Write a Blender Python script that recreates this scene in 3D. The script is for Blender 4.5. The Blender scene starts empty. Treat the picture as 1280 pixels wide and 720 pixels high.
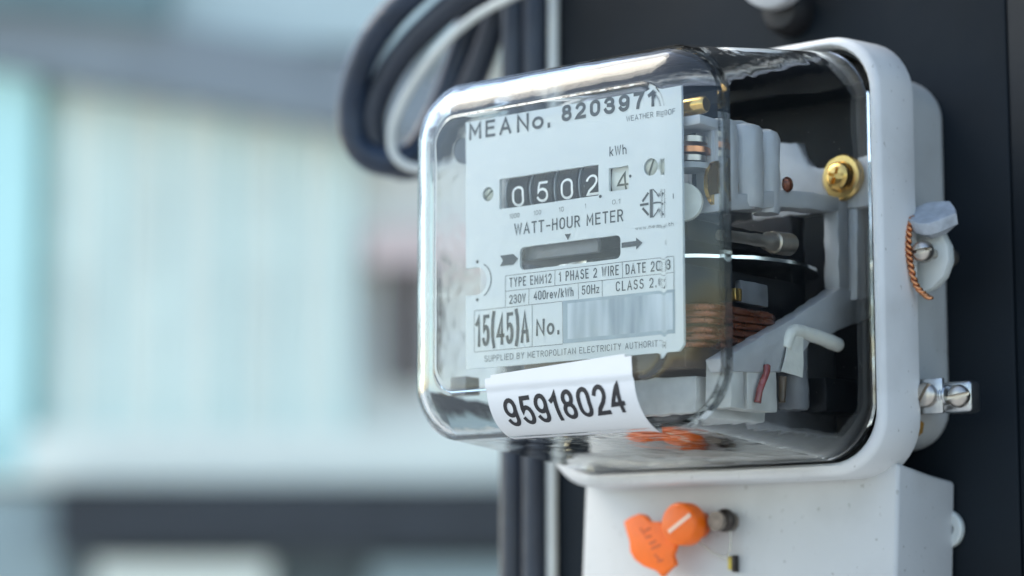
import bpy, bmesh, math, random
from mathutils import Vector, Matrix
random.seed(7)
R = math.radians
S = bpy.context.scene
COL = S.collection
MM = 0.001

# ------------------------------------------------------------------ camera
cam_d = bpy.data.cameras.new('camera')
cam = bpy.data.objects.new('camera', cam_d); COL.objects.link(cam)
S.camera = cam
cam_d.sensor_width = 36.0
cam_d.lens = 36.0 * 3000.0 / 1280.0
cam.location = (0.4612, -0.5799, -0.1191)
cam.rotation_euler = (R(90 + 7.8), 0, R(40))
cam_d.clip_start = 0.05; cam_d.clip_end = 300
cam_d.dof.use_dof = True
cam_d.dof.focus_distance = 0.742
cam_d.dof.aperture_fstop = 5.2

# ------------------------------------------------------------------ sky and sun (hazy overcast day)
W = bpy.data.worlds.new('World'); S.world = W; W.use_nodes = True
nt = W.node_tree
sky = nt.nodes.new('ShaderNodeTexSky'); sky.sky_type = 'NISHITA'; sky.sun_disc = False
SUN_DIR = Vector((-0.62, -0.20, 0.76)).normalized()
sky.sun_elevation = math.asin(SUN_DIR.z)
sky.sun_rotation = math.atan2(SUN_DIR.x, SUN_DIR.y)
sky.air_density = 1.0; sky.dust_density = 1.0; sky.ozone_density = 1.0
bg = nt.nodes['Background']; bg.inputs['Strength'].default_value = 0.15
nt.links.new(sky.outputs[0], bg.inputs['Color'])
sd = bpy.data.lights.new('sun', 'SUN'); sun = bpy.data.objects.new('sun', sd); COL.objects.link(sun)
sd.energy = 1.1; sd.angle = R(40); sd.color = (1.0, 0.97, 0.92)
sun.rotation_euler = (-SUN_DIR).to_track_quat('-Z', 'Y').to_euler()

S.view_settings.view_transform = 'Standard'
S.view_settings.look = 'None'
S.view_settings.gamma = 1.0
S.view_settings.use_curve_mapping = False
S.view_settings.exposure = 1.4
S.view_settings.use_white_balance = True
S.view_settings.white_balance_temperature = 7100
S.view_settings.white_balance_tint = 7
S.render.engine = 'CYCLES'
cy = S.cycles
cy.use_denoising = True
cy.max_bounces = 20; cy.transmission_bounces = 16; cy.glossy_bounces = 8
cy.diffuse_bounces = 4; cy.transparent_max_bounces = 16
cy.sample_clamp_indirect = 6.0
cy.caustics_refractive = True; cy.caustics_reflective = True
cy.blur_glossy = 0.3

# ------------------------------------------------------------------ materials
def mat(name, col, rough=0.5, metal=0.0, var=0.08, scale=40.0, bump=0.0, bscale=None, spec=0.5, trans=0.0, ior=1.5, coat=0.0, detail=4.0, sss=0.0, rvar=0.08, grime=0.0):
    m = bpy.data.materials.new(name); m.use_nodes = True
    n = m.node_tree.nodes; l = m.node_tree.links
    p = n['Principled BSDF']
    tc = n.new('ShaderNodeTexCoord')
    no = n.new('ShaderNodeTexNoise'); no.inputs['Scale'].default_value = scale; no.inputs['Detail'].default_value = detail
    l.new(tc.outputs['Object'], no.inputs['Vector'])
    ra = n.new('ShaderNodeValToRGB')
    c = Vector(col)
    ra.color_ramp.elements[0].position = 0.3; ra.color_ramp.elements[1].position = 0.7
    ra.color_ramp.elements[0].color = (*(c * (1 - var)), 1)
    ra.color_ramp.elements[1].color = (*[min(1, x * (1 + var)) for x in c], 1)
    l.new(no.outputs['Fac'], ra.inputs['Fac'])
    if grime:
        ng = n.new('ShaderNodeTexNoise'); ng.inputs['Scale'].default_value = 420; ng.inputs['Detail'].default_value = 2
        nb = n.new('ShaderNodeTexNoise'); nb.inputs['Scale'].default_value = 34; nb.inputs['Detail'].default_value = 5
        l.new(tc.outputs['Object'], ng.inputs['Vector']); l.new(tc.outputs['Object'], nb.inputs['Vector'])
        r1 = n.new('ShaderNodeMapRange'); r1.inputs['From Min'].default_value = 0.68; r1.inputs['From Max'].default_value = 0.76; r1.inputs['To Max'].default_value = min(1, grime*2.2)
        r2 = n.new('ShaderNodeMapRange'); r2.inputs['From Min'].default_value = 0.50; r2.inputs['From Max'].default_value = 0.75; r2.inputs['To Max'].default_value = grime
        l.new(ng.outputs['Fac'], r1.inputs['Value']); l.new(nb.outputs['Fac'], r2.inputs['Value'])
        mx = n.new('ShaderNodeMath'); mx.operation = 'MAXIMUM'; l.new(r1.outputs[0], mx.inputs[0]); l.new(r2.outputs[0], mx.inputs[1])
        mc = n.new('ShaderNodeMix'); mc.data_type = 'RGBA'
        l.new(mx.outputs[0], mc.inputs[0]); l.new(ra.outputs['Color'], mc.inputs[6]); mc.inputs[7].default_value = (0.20, 0.19, 0.165, 1)
        l.new(mc.outputs[2], p.inputs['Base Color'])
    else:
        l.new(ra.outputs['Color'], p.inputs['Base Color'])
    mr = n.new('ShaderNodeMapRange')
    mr.inputs['To Min'].default_value = max(0, rough - rvar); mr.inputs['To Max'].default_value = min(1, rough + rvar)
    l.new(no.outputs['Fac'], mr.inputs['Value']); l.new(mr.outputs[0], p.inputs['Roughness'])
    p.inputs['Metallic'].default_value = metal
    p.inputs['Specular IOR Level'].default_value = spec
    p.inputs['IOR'].default_value = ior
    p.inputs['Transmission Weight'].default_value = trans
    p.inputs['Coat Weight'].default_value = coat
    if sss:
        p.inputs['Subsurface Weight'].default_value = sss
        p.inputs['Subsurface Radius'].default_value = (0.003, 0.003, 0.003)
    if bump:
        b = n.new('ShaderNodeBump'); b.inputs['Strength'].default_value = bump; b.inputs['Distance'].default_value = 0.001
        n2 = n.new('ShaderNodeTexNoise'); n2.inputs['Scale'].default_value = bscale or scale * 4; n2.inputs['Detail'].default_value = 3
        l.new(tc.outputs['Object'], n2.inputs['Vector']); l.new(n2.outputs['Fac'], b.inputs['Height'])
        l.new(b.outputs['Normal'], p.inputs['Normal'])
    return m

M = {}
M['white_plastic'] = mat('white_plastic', (0.64, 0.65, 0.65), 0.38, grime=0.24, var=0.03, scale=25, bump=0.08, bscale=300)
M['base_plastic'] = mat('base_plastic', (0.44, 0.46, 0.46), 0.42, grime=0.28, var=0.04, scale=25, bump=0.08, bscale=300)
M['terminal_plastic'] = mat('terminal_plastic', (0.50, 0.51, 0.51), 0.45, grime=0.22, var=0.03, scale=18, bump=0.08, bscale=260)
M['black_plastic'] = mat('black_plastic', (0.006, 0.007, 0.009), 0.5, spec=0.25, var=0.2, scale=60)
M['plate'] = mat('plate', (0.53, 0.58, 0.585), 0.45, var=0.015, scale=60, bump=0.03, bscale=500)
M['ink'] = mat('ink', (0.016, 0.025, 0.032), 0.6, var=0.25, scale=900)
M['ink_thin'] = mat('ink_thin', (0.03, 0.045, 0.055), 0.6, var=0.3, scale=900)
M['paper'] = mat('paper', (0.66, 0.67, 0.68), 0.55, var=0.015, scale=120, bump=0.10, bscale=120)
M['sticker_ink'] = mat('sticker_ink', (0.012, 0.012, 0.016), 0.55, var=0.2, scale=900)
M['drum_black'] = mat('drum_black', (0.003, 0.004, 0.006), 0.5, spec=0.2, var=0.2, scale=300)
M['drum_edge'] = mat('drum_edge', (0.16, 0.19, 0.21), 0.4, var=0.2, scale=300)
M['drum_white'] = mat('drum_white', (0.62, 0.64, 0.58), 0.5, var=0.05, scale=300)
M['digit_white'] = mat('digit_white', (0.72, 0.74, 0.72), 0.5, var=0.05, scale=500)
M['digit_dark'] = mat('digit_dark', (0.05, 0.055, 0.03), 0.5, var=0.2, scale=500)
M['cast_grey'] = mat('cast_grey', (0.42, 0.44, 0.46), 0.5, metal=0.15, var=0.10, scale=80, bump=0.15, bscale=400)
M['brass'] = mat('brass', (0.72, 0.47, 0.16), 0.24, metal=1.0, var=0.15, scale=150)
M['zinc'] = mat('zinc', (0.50, 0.51, 0.51), 0.32, metal=1.0, var=0.12, scale=200, bump=0.1, bscale=600)
M['nickel'] = mat('nickel', (0.50, 0.46, 0.41), 0.34, metal=1.0, var=0.12, scale=250)
M['aluminium'] = mat('aluminium', (0.85, 0.86, 0.86), 0.22, metal=1.0, var=0.05, scale=200)
M['disc_grey'] = mat('disc_grey', (0.30, 0.32, 0.33), 0.5, var=0.1, scale=200)
M['copper_enamel'] = mat('copper_enamel', (0.17, 0.042, 0.012), 0.28, metal=0.5, var=0.25, scale=160, coat=0.4)
M['copper_wire'] = mat('copper_wire', (0.62, 0.27, 0.13), 0.34, metal=1.0, var=0.3, scale=400)
M['red_wire'] = mat('red_wire', (0.26, 0.055, 0.05), 0.25, var=0.2, scale=200, coat=0.5)
M['lamination'] = mat('lamination', (0.009, 0.010, 0.012), 0.5, spec=0.3, var=0.4, scale=120)
M['fibre'] = mat('fibre', (0.10, 0.07, 0.045), 0.5, var=0.3, scale=150)
M['tape_white'] = mat('tape_white', (0.66, 0.67, 0.62), 0.5, var=0.06, scale=250, bump=0.3, bscale=500)
M['terminal_grey'] = mat('terminal_grey', (0.50, 0.51, 0.49), 0.5, var=0.12, scale=160)
M['coil_grey'] = mat('coil_grey', (0.13, 0.14, 0.155), 0.4, var=0.2, scale=120)
M['nylon'] = mat('nylon', (0.78, 0.82, 0.80), 0.35, var=0.04, scale=80, trans=0.35, bump=0.1, bscale=200)
M['seal_grey'] = mat('seal_grey', (0.36, 0.39, 0.43), 0.55, var=0.18, scale=260, bump=0.5, bscale=380)
M['orange'] = mat('orange', (0.92, 0.155, 0.005), 0.38, var=0.06, scale=200, bump=0.1, bscale=500, sss=0.15)
M['orange_dark'] = mat('orange_dark', (0.62, 0.10, 0.015), 0.5, var=0.1, scale=300)
M['seal_slit'] = mat('seal_slit', (0.90, 0.62, 0.48), 0.5, var=0.05, scale=300)
M['dark_steel'] = mat('dark_steel', (0.06, 0.05, 0.045), 0.4, metal=0.8, var=0.4, scale=300)
M['clear_line'] = mat('clear_line', (0.7, 0.68, 0.62), 0.2, var=0.05, scale=200, trans=0.6)
M['rust'] = mat('rust', (0.25, 0.13, 0.02), 0.7, var=0.4, scale=300)
M['yellow'] = mat('yellow', (0.55, 0.42, 0.05), 0.4, var=0.2, scale=300)
M['board'] = mat('board', (0.0035, 0.0075, 0.012), 0.62, spec=0.2, var=0.3, scale=14, bump=0.25, bscale=90)
M['board_two'] = mat('board_two', (0.0035, 0.0075, 0.012), 0.6, spec=0.22, var=0.25, scale=14, bump=0.12, bscale=160)
M['cable'] = mat('cable', (0.020, 0.028, 0.044), 0.4, var=0.18, scale=60, bump=0.35, bscale=220)
M['cable_blue'] = mat('cable_blue', (0.010, 0.021, 0.042), 0.36, var=0.35, scale=90, bump=0.5, bscale=260)
M['cable_white'] = mat('cable_white', (0.60, 0.62, 0.59), 0.4, var=0.06, scale=80, bump=0.1, bscale=300)
M['porcelain'] = mat('porcelain', (0.46, 0.47, 0.48), 0.3, var=0.06, scale=60)
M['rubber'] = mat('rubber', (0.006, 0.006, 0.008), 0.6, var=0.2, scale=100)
M['dirty_screw'] = mat('dirty_screw', (0.20, 0.165, 0.14), 0.45, metal=0.5, var=0.4, scale=350)
M['dull_screw'] = mat('dull_screw', (0.30, 0.32, 0.27), 0.5, metal=0.4, var=0.2, scale=300)
M['dark_knob'] = mat('dark_knob', (0.03, 0.045, 0.07), 0.4, var=0.2, scale=100)

def glass_mat():
    m = bpy.data.materials.new('clear_cover'); m.use_nodes = True
    n = m.node_tree.nodes; l = m.node_tree.links
    for x in list(n):
        if x.type != 'OUTPUT_MATERIAL': n.remove(x)
    g = n.new('ShaderNodeBsdfGlass'); g.inputs['IOR'].default_value = 1.34
    g.inputs['Color'].default_value = (0.993, 1.0, 0.997, 1)
    g.inputs['Roughness'].default_value = 0.0
    tc = n.new('ShaderNodeTexCoord')
    no = n.new('ShaderNodeTexNoise'); no.inputs['Scale'].default_value = 55; no.inputs['Detail'].default_value = 2
    b = n.new('ShaderNodeBump'); b.inputs['Strength'].default_value = 0.30; b.inputs['Distance'].default_value = 0.001
    l.new(tc.outputs['Object'], no.inputs['Vector']); l.new(no.outputs['Fac'], b.inputs['Height'])
    l.new(b.outputs['Normal'], g.inputs['Normal'])
    l.new(g.outputs[0], n['Material Output'].inputs['Surface'])
    return m
M['glass'] = glass_mat()

# ------------------------------------------------------------------ mesh helpers (all lengths in millimetres)
def link(name, me, m, parent=None):
    o = bpy.data.objects.new(name, me); COL.objects.link(o)
    if m is not None and not me.materials: me.materials.append(M[m] if isinstance(m, str) else m)
    if parent is not None: o.parent = parent
    return o

def mk(name, verts, faces, m, parent=None, smooth=False, scale=MM):
    me = bpy.data.meshes.new(name)
    me.from_pydata([(v[0]*scale, v[1]*scale, v[2]*scale) for v in verts], [], faces)
    bm = bmesh.new(); bm.from_mesh(me)
    bmesh.ops.recalc_face_normals(bm, faces=bm.faces); bm.to_mesh(me); bm.free()
    if smooth:
        for p in me.polygons: p.use_smooth = True
    return link(name, me, m, parent)

def from_bm(name, bm, m, parent=None, smooth=False, scale=MM):
    for v in bm.verts: v.co *= scale
    bmesh.ops.recalc_face_normals(bm, faces=bm.faces)
    me = bpy.data.meshes.new(name); bm.to_mesh(me); bm.free()
    if smooth:
        for p in me.polygons: p.use_smooth = True
        me.set_sharp_from_angle(angle=R(40))
    return link(name, me, m, parent)

def thing(name, label, cat, loc=(0, 0, 0), group=None):
    o = bpy.data.objects.new(name, None); COL.objects.link(o)
    o.location = loc; o.empty_display_size = 0.02
    o['label'] = label; o['category'] = cat
    if group: o['group'] = group
    return o

def tag(o, label, cat, group=None, kind=None):
    o['label'] = label; o['category'] = cat
    if group: o['group'] = group
    if kind: o['kind'] = kind
    return o

def structure(o, label=None):
    o['kind'] = 'structure'
    if label: o['label'] = label
    return o

def box(name, x0, x1, y0, y1, z0, z1, m, parent=None, bev=0.0, seg=2, scale=MM):
    bm = bmesh.new()
    bmesh.ops.create_cube(bm, size=1)
    for v in bm.verts:
        v.co = Vector(((x0+x1)/2 + v.co.x*(x1-x0), (y0+y1)/2 + v.co.y*(y1-y0), (z0+z1)/2 + v.co.z*(z1-z0)))
    if bev: bmesh.ops.bevel(bm, geom=bm.edges[:], offset=bev, segments=seg, profile=0.5, affect='EDGES')
    return from_bm(name, bm, m, parent, smooth=bool(bev), scale=scale)

def prism(name, poly, axis, a0, a1, m, parent=None, bev=0.0, shear=None, seg=2):
    """poly: outline in the two other axes (in order x,y,z without axis)."""
    bm = bmesh.new()
    def P(u, v, a):
        return Vector((a, u, v)) if axis == 0 else (Vector((u, a, v)) if axis == 1 else Vector((u, v, a)))
    lo = [bm.verts.new(P(u, v, a0)) for u, v in poly]
    hi = [bm.verts.new(P(u, v, a1)) for u, v in poly]
    n = len(poly)
    bm.faces.new(lo); bm.faces.new(hi[::-1])
    for i in range(n): bm.faces.new((lo[i], lo[(i+1) % n], hi[(i+1) % n], hi[i]))
    bmesh.ops.recalc_face_normals(bm, faces=bm.faces)
    if bev: bmesh.ops.bevel(bm, geom=bm.edges[:], offset=bev, segments=seg, profile=0.5, affect='EDGES', clamp_overlap=True)
    if shear:
        for v in bm.verts: v.co = shear(v.co)
    return from_bm(name, bm, m, parent, smooth=bool(bev))

def spline(pts, n=10, closed=False):
    P = [Vector(p) for p in pts]; out = []
    k = len(P)
    rng = range(k) if closed else range(k-1)
    for i in rng:
        p1 = P[i]; p2 = P[(i+1) % k]
        p0 = P[(i-1) % k] if closed or i > 0 else p1*2 - p2
        p3 = P[(i+2) % k] if closed or i+2 < k else p2*2 - p1
        for j in range(n):
            t = j/n
            out.append(0.5*((2*p1) + (-p0+p2)*t + (2*p0-5*p1+4*p2-p3)*t*t + (-p0+3*p1-3*p2+p3)*t**3))
    if not closed: out.append(P[-1])
    return out

def tube(name, pts, r, m, parent=None, n=12, closed=False, smooth_path=10, flat=1.0, scale=MM):
    path = spline(pts, smooth_path, closed) if smooth_path else [Vector(p) for p in pts]
    K = len(path); verts = []; faces = []
    prev = None
    for i, p in enumerate(path):
        if closed: t = path[(i+1) % K] - path[(i-1) % K]
        else: t = path[min(i+1, K-1)] - path[max(i-1, 0)]
        t.normalize()
        if prev is None:
            a = Vector((0, 0, 1)) if abs(t.z) < 0.9 else Vector((1, 0, 0))
            u = t.cross(a).normalized()
        else:
            u = (prev - t*prev.dot(t)).normalized()
        prev = u; w = t.cross(u)
        rr = r(i/(K-1)) if callable(r) else r
        for j in range(n):
            a = 2*math.pi*j/n
            verts.append(p + u*math.cos(a)*rr + w*math.sin(a)*rr*flat)
    for i in range(K if closed else K-1):
        for j in range(n):
            a = i*n+j; b = i*n+(j+1) % n; c = ((i+1) % K)*n+(j+1) % n; d = ((i+1) % K)*n+j
            faces.append((a, b, c, d))
    if not closed:
        faces.append(tuple(range(n))); faces.append(tuple((K-1)*n+j for j in range(n)))
    return mk(name, verts, faces, m, parent, smooth=True, scale=scale)

def lathe(name, prof, org, axis, m, parent=None, n=32, jit=0.0, sx=1.0, smooth=True):
    """prof: (radius, height) along axis from org."""
    ax = Vector(axis).normalized()
    a = Vector((0, 0, 1)) if abs(ax.z) < 0.9 else Vector((1, 0, 0))
    u = ax.cross(a).normalized(); w = ax.cross(u)
    O = Vector(org); bm = bmesh.new(); rings = []
    jj = [1 + random.uniform(-jit, jit) for _ in range(n)]
    for r, h in prof:
        rings.append([bm.verts.new(O + ax*h + (u*math.cos(2*math.pi*j/n)*sx + w*math.sin(2*math.pi*j/n))*max(r, 1e-3)*jj[j]) for j in range(n)])
    for i in range(len(rings)-1):
        for j in range(n):
            bm.faces.new((rings[i][j], rings[i][(j+1) % n], rings[i+1][(j+1) % n], rings[i+1][j]))
    bm.faces.new(rings[0]); bm.faces.new(rings[-1][::-1])
    return from_bm(name, bm, m, parent, smooth=smooth)

def cut(o, cutters):
    for c in cutters:
        md = o.modifiers.new('cut', 'BOOLEAN'); md.operation = 'DIFFERENCE'; md.object = c; md.solver = 'EXACT'
    dg = bpy.context.evaluated_depsgraph_get()
    me = bpy.data.meshes.new_from_object(o.evaluated_get(dg))
    o.modifiers.clear(); o.data = me
    for c in cutters:
        d = c.data; bpy.data.objects.remove(c); bpy.data.meshes.remove(d)
    return o

def slotted_screw(name, org, axis, r, h, m, parent, slot_dir=0.0, cross=False, depth=None, width=None):
    """pan head with a real slot, base at org, pointing along axis"""
    o = lathe(name, [(r*0.96, 0), (r, h*0.15), (r, h*0.45), (r*0.9, h*0.75), (r*0.65, h*0.95), (r*0.3, h)], org, axis, m, parent, n=28)
    ax = Vector(axis).normalized(); cs = []
    depth = depth or h*0.55; width = width or r*0.28
    for k in range(2 if cross else 1):
        bm = bmesh.new(); bmesh.ops.create_cube(bm, size=1)
        ln = r*1.25 if cross else r*2.4
        mt = Matrix.Translation(Vector(org) + ax*h) @ ax.to_track_quat('Z', 'Y').to_matrix().to_4x4() @ Matrix.Rotation(slot_dir + k*math.pi/2, 4, 'Z') @ Matrix.Diagonal((ln, width, depth*2, 1))
        bmesh.ops.transform(bm, matrix=mt, verts=bm.verts)
        cs.append(from_bm('cutter', bm, None))
    return cut(o, cs)

def rr(x0, x1, z0, z1, r, nc=9):
    """rounded rectangle, counter-clockwise in x,z"""
    pts = []
    for cx, cz, a0 in ((x1-r, z1-r, 0), (x0+r, z1-r, 90), (x0+r, z0+r, 180), (x1-r, z0+r, 270)):
        for k in range(nc+1):
            a = R(a0 + 90*k/nc); pts.append((cx + r*math.cos(a), cz + r*math.sin(a)))
    return pts

def rrc(x0, x1, z0, z1, r, nc=9, k=0.22):
    """rounded rectangle whose corners are flattened towards a chamfer"""
    pts = []
    for cx, cz, a0 in ((x1-r, z1-r, 0), (x0+r, z1-r, 90), (x0+r, z0+r, 180), (x1-r, z0+r, 270)):
        A0 = Vector((cx + r*math.cos(R(a0)), cz + r*math.sin(R(a0)))); A1 = Vector((cx + r*math.cos(R(a0+90)), cz + r*math.sin(R(a0+90))))
        for i in range(nc+1):
            a = R(a0 + 90*i/nc); q = Vector((cx + r*math.cos(a), cz + r*math.sin(a)))
            t = i/nc; pts.append(tuple(q*(1-k) + (A0*(1-t) + A1*t)*k))
    return pts

def loft(name, secs, m, parent=None, cap0=False, cap1=False, ring=False, smooth=True):
    """secs: list of (y, x0, x1, z0, z1, r)"""
    verts = []; faces = []; N = None
    for (y, x0, x1, z0, z1, r) in secs:
        p = rr(x0, x1, z0, z1, r); N = len(p)
        verts += [(a, y, b) for a, b in p]
    K = len(secs)
    for i in range(K if ring else K-1):
        for j in range(N):
            a = i*N+j; b = i*N+(j+1) % N; c = ((i+1) % K)*N+(j+1) % N; d = ((i+1) % K)*N+j
            faces.append((a, b, c, d))
    if cap0: faces.append(tuple(range(N)))
    if cap1: faces.append(tuple((K-1)*N+j for j in range(N)))
    o = mk(name, verts, faces, m, parent, smooth=smooth)
    o.data.set_sharp_from_angle(angle=R(50))
    return o

# --- single-stroke lettering, drawn as flat ribbons
def AR(cx, cy, rx, ry, a0, a1, n=10):
    return [(cx + rx*math.cos(R(a0 + (a1-a0)*i/n)), cy + ry*math.sin(R(a0 + (a1-a0)*i/n))) for i in range(n+1)]
_O = AR(.28, .70, .28, .30, 0, 180) + AR(.28, .30, .28, .30, 180, 360)
_O = _O + [_O[0]]
GL = {
 '0': (.56, [_O]),
 '1': (.30, [[(.0, .76), (.14, .84), (.24, 1), (.24, 0)]]),
 '2': (.56, [AR(.28, .70, .28, .30, 165, 0, 9) + [(.54, .60), (.42, .42), (.12, .18), (0, 0), (.56, 0)]]),
 '3': (.56, [AR(.27, .75, .25, .25, 165, -80, 12) + [(.22, .53)], [(.22, .53)] + AR(.27, .27, .29, .27, 80, -165, 12)]),
 '4': (.58, [[(.44, 0), (.44, 1), (0, .27), (.58, .27)]]),
 '5': (.56, [[(.52, 1), (.11, 1), (.06, .50)] + AR(.28, .32, .28, .32, 125, -155, 14)]),
 '6': (.56, [AR(.28, .30, .28, .30, 180, -180, 18), [(0, .30), (.02, .62)] + AR(.30, .70, .28, .30, 160, 25, 8)]),
 '7': (.54, [[(0, 1), (.54, 1), (.36, .62), (.24, .30), (.20, 0)]]),
 '8': (.56, [AR(.28, .76, .24, .24, 270, -90, 18), AR(.28, .27, .28, .27, 90, 450, 18)]),
 '9': (.56, [AR(.28, .70, .28, .30, 0, 360, 18), [(.56, .70), (.54, .38)] + AR(.26, .30, .28, .30, -20, -155, 8)]),
 'A': (.66, [[(0, 0), (.33, 1), (.66, 0)], [(.12, .32), (.54, .32)]]),
 'B': (.58, [[(.30, .53), (0, .53), (0, 1), (.30, 1)] + AR(.30, .765, .24, .235, 90, -90, 8), [(0, .53), (0, 0), (.30, 0)] + AR(.30, .265, .28, .265, -90, 90, 8)]),
 'C': (.60, [AR(.30, .70, .30, .30, 25, 180, 9) + AR(.30, .30, .30, .30, 180, 335, 9)]),
 'D': (.60, [[(0, 0), (0, 1), (.26, 1)] + AR(.26, .66, .34, .34, 90, 0, 7) + AR(.26, .34, .34, .34, 0, -90, 7) + [(0, 0)]]),
 'E': (.52, [[(.52, 1), (0, 1), (0, 0), (.52, 0)], [(0, .52), (.46, .52)]]),
 'F': (.50, [[(.50, 1), (0, 1), (0, 0)], [(0, .52), (.44, .52)]]),
 'H': (.58, [[(0, 0), (0, 1)], [(.58, 0), (.58, 1)], [(0, .52), (.58, .52)]]),
 'I': (.06, [[(.03, 0), (.03, 1)]]),
 'L': (.48, [[(0, 1), (0, 0), (.48, 0)]]),
 'M': (.70, [[(0, 0), (0, 1), (.35, .30), (.70, 1), (.70, 0)]]),
 'N': (.60, [[(0, 0), (0, 1), (.60, 0), (.60, 1)]]),
 'O': (.60, [[(x*60/56, y) for x, y in _O]]),
 'P': (.54, [[(0, 0), (0, 1), (.28, 1)] + AR(.28, .74, .26, .26, 90, -90, 8) + [(0, .48)]]),
 'R': (.58, [[(0, 0), (0, 1), (.30, 1)] + AR(.30, .745, .25, .255, 90, -90, 8) + [(0, .49)], [(.30, .49), (.58, 0)]]),
 'S': (.56, [AR(.28, .755, .25, .245, 30, 250, 10) + AR(.28, .265, .28, .265, 75, -155, 11)]),
 'T': (.58, [[(0, 1), (.58, 1)], [(.29, 1), (.29, 0)]]),
 'U': (.58, [[(0, 1)] + AR(.29, .29, .29, .29, 180, 360, 10) + [(.58, 1)]]),
 'V': (.60, [[(0, 1), (.30, 0), (.60, 1)]]),
 'W': (.84, [[(0, 1), (.20, 0), (.42, .95), (.64, 0), (.84, 1)]]),
 'X': (.58, [[(0, 0), (.58, 1)], [(0, 1), (.58, 0)]]),
 'Y': (.60, [[(0, 1), (.30, .48), (.60, 1)], [(.30, .48), (.30, 0)]]),
 'o': (.54, [AR(.27, .33, .27, .33, 90, 450, 20)]),
 'e': (.50, [[(.01, .34), (.50, .34)] + AR(.25, .33, .25, .33, 5, 320, 16)]),
 'k': (.46, [[(0, 0), (0, 1)], [(.44, .66), (.02, .28)], [(.16, .40), (.46, 0)]]),
 'h': (.46, [[(0, 0), (0, 1)], [(0, .40)] + AR(.23, .43, .23, .23, 160, 0, 8) + [(.46, 0)]]),
 'r': (.30, [[(0, 0), (0, .66)], [(0, .40)] + AR(.22, .42, .22, .24, 160, 75, 6)]),
 'v': (.46, [[(0, .66), (.23, 0), (.46, .66)]]),
 'w': (.62, [[(0, .66), (.15, 0), (.31, .62), (.47, 0), (.62, .66)]]),
 'm': (.62, [[(0, 0), (0, .66)], [(0, .46)] + AR(.155, .50, .155, .16, 170, 0, 6) + [(.31, 0)], [(.31, .46)] + AR(.465, .50, .155, .16, 170, 0, 6) + [(.62, 0)]]),
 'a': (.46, [AR(.22, .33, .22, .33, 20, 340, 14), [(.46, .66), (.46, 0)]]),
 't': (.28, [[(.12, .92), (.12, .10), (.18, 0), (.28, 0)], [(0, .66), (.28, .66)]]),
 'z': (.42, [[(0, .64), (.42, .64), (0, 0), (.42, 0)]]),
 '.': (.10, [[(.05, -.03), (.05, .10)]]),
 '-': (.36, [[(0, .45), (.36, .45)]]),
 '/': (.34, [[(0, -.05), (.34, 1.05)]]),
 '(': (.18, [[(.18, 1.10), (.06, .86), (0, .50), (.06, .14), (.18, -.10)]]),
 ')': (.18, [[(0, 1.10), (.12, .86), (.18, .50), (.12, .14), (0, -.10)]]),
 ' ': (.22, []),
}
def ribbon(pts, t, verts, faces, put, off):
    P = [Vector(p) for p in pts]
    Q = [P[0]]
    for p in P[1:]:
        if (p - Q[-1]).length > 1e-5: Q.append(p)
    P = Q; closed = (P[0] - P[-1]).length < 1e-4 and len(P) > 3
    if closed: P = P[:-1]
    else:
        d = (P[0]-P[1]).normalized(); P[0] = P[0] + d*t*0.5
        d = (P[-1]-P[-2]).normalized(); P[-1] = P[-1] + d*t*0.5
    n = len(P); b = len(verts)
    for i in range(n):
        dp = (P[i] - P[i-1]).normalized() if (closed or i > 0) else None
        dn = (P[(i+1) % n] - P[i]).normalized() if (closed or i < n-1) else None
        if dp is None: dp = dn
        if dn is None: dn = dp
        n1 = Vector((-dp.y, dp.x)); n2 = Vector((-dn.y, dn.x))
        mm = n1 + n2
        if mm.length < 0.2: mm = n1.copy()
        mm.normalize(); k = min(1/max(mm.dot(n1), 0.3), 2.0)
        a_ = P[i] + mm*t/2*k; b_ = P[i] - mm*t/2*k
        verts.append(put(a_.x, a_.y, off)); verts.append(put(b_.x, b_.y, off))
    for i in range(n if closed else n-1):
        j = (i+1) % n
        faces.append((b+2*i, b+2*j, b+2*j+1, b+2*i+1))

def text(body, x0, x1, zb, cap, m, parent, y=-0.12, wt=0.12, name='printed_text', place=None, gap=0.20):
    """flat lettering: x0..x1 wide, baseline zb, capital height cap, stroke weight wt (of cap)"""
    t = wt*cap
    tot = sum(GL[c][0] for c in body) + gap*(len(body)-1)
    kx = (x1 - x0 - t*len(body))/tot if len(body) else 1
    verts = []; faces = []; x = x0
    put = place or (lambda u, z, o: (u, y - o, z))
    for ci, c in enumerate(body):
        w, strokes = GL[c]
        for si, stp in enumerate(strokes):
            pts = [(x + t/2 + px*kx, zb + t/2 + py*(cap - t)) for px, py in stp]
            if place:
                fine = [pts[0]]
                for p in pts[1:]:
                    d = math.dist(p, fine[-1]); k = max(1, int(d/0.8)); q = fine[-1]
                    fine += [(q[0]+(p[0]-q[0])*i/k, q[1]+(p[1]-q[1])*i/k) for i in range(1, k+1)]
                pts = fine
            ribbon(pts, t, verts, faces, put, 0.012*si)
        x += w*kx + t + gap*kx
    return mk(name, verts, faces, m, parent)

def quads(name, rects, m, parent, y):
    """flat printed rectangles x0,x1,z0,z1"""
    v = []; f = []
    for x0, x1, z0, z1 in rects:
        k = len(v); v += [(x0, y, z0), (x1, y, z0), (x1, y, z1), (x0, y, z1)]; f.append((k, k+1, k+2, k+3))
    return mk(name, v, f, m, parent)

def polys(name, ps, m, parent, y):
    v = []; f = []
    for p in ps:
        k = len(v); v += [(a, y, b) for a, b in p]; f.append(tuple(range(k, k+len(p))))
    return mk(name, v, f, m, parent)

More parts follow.
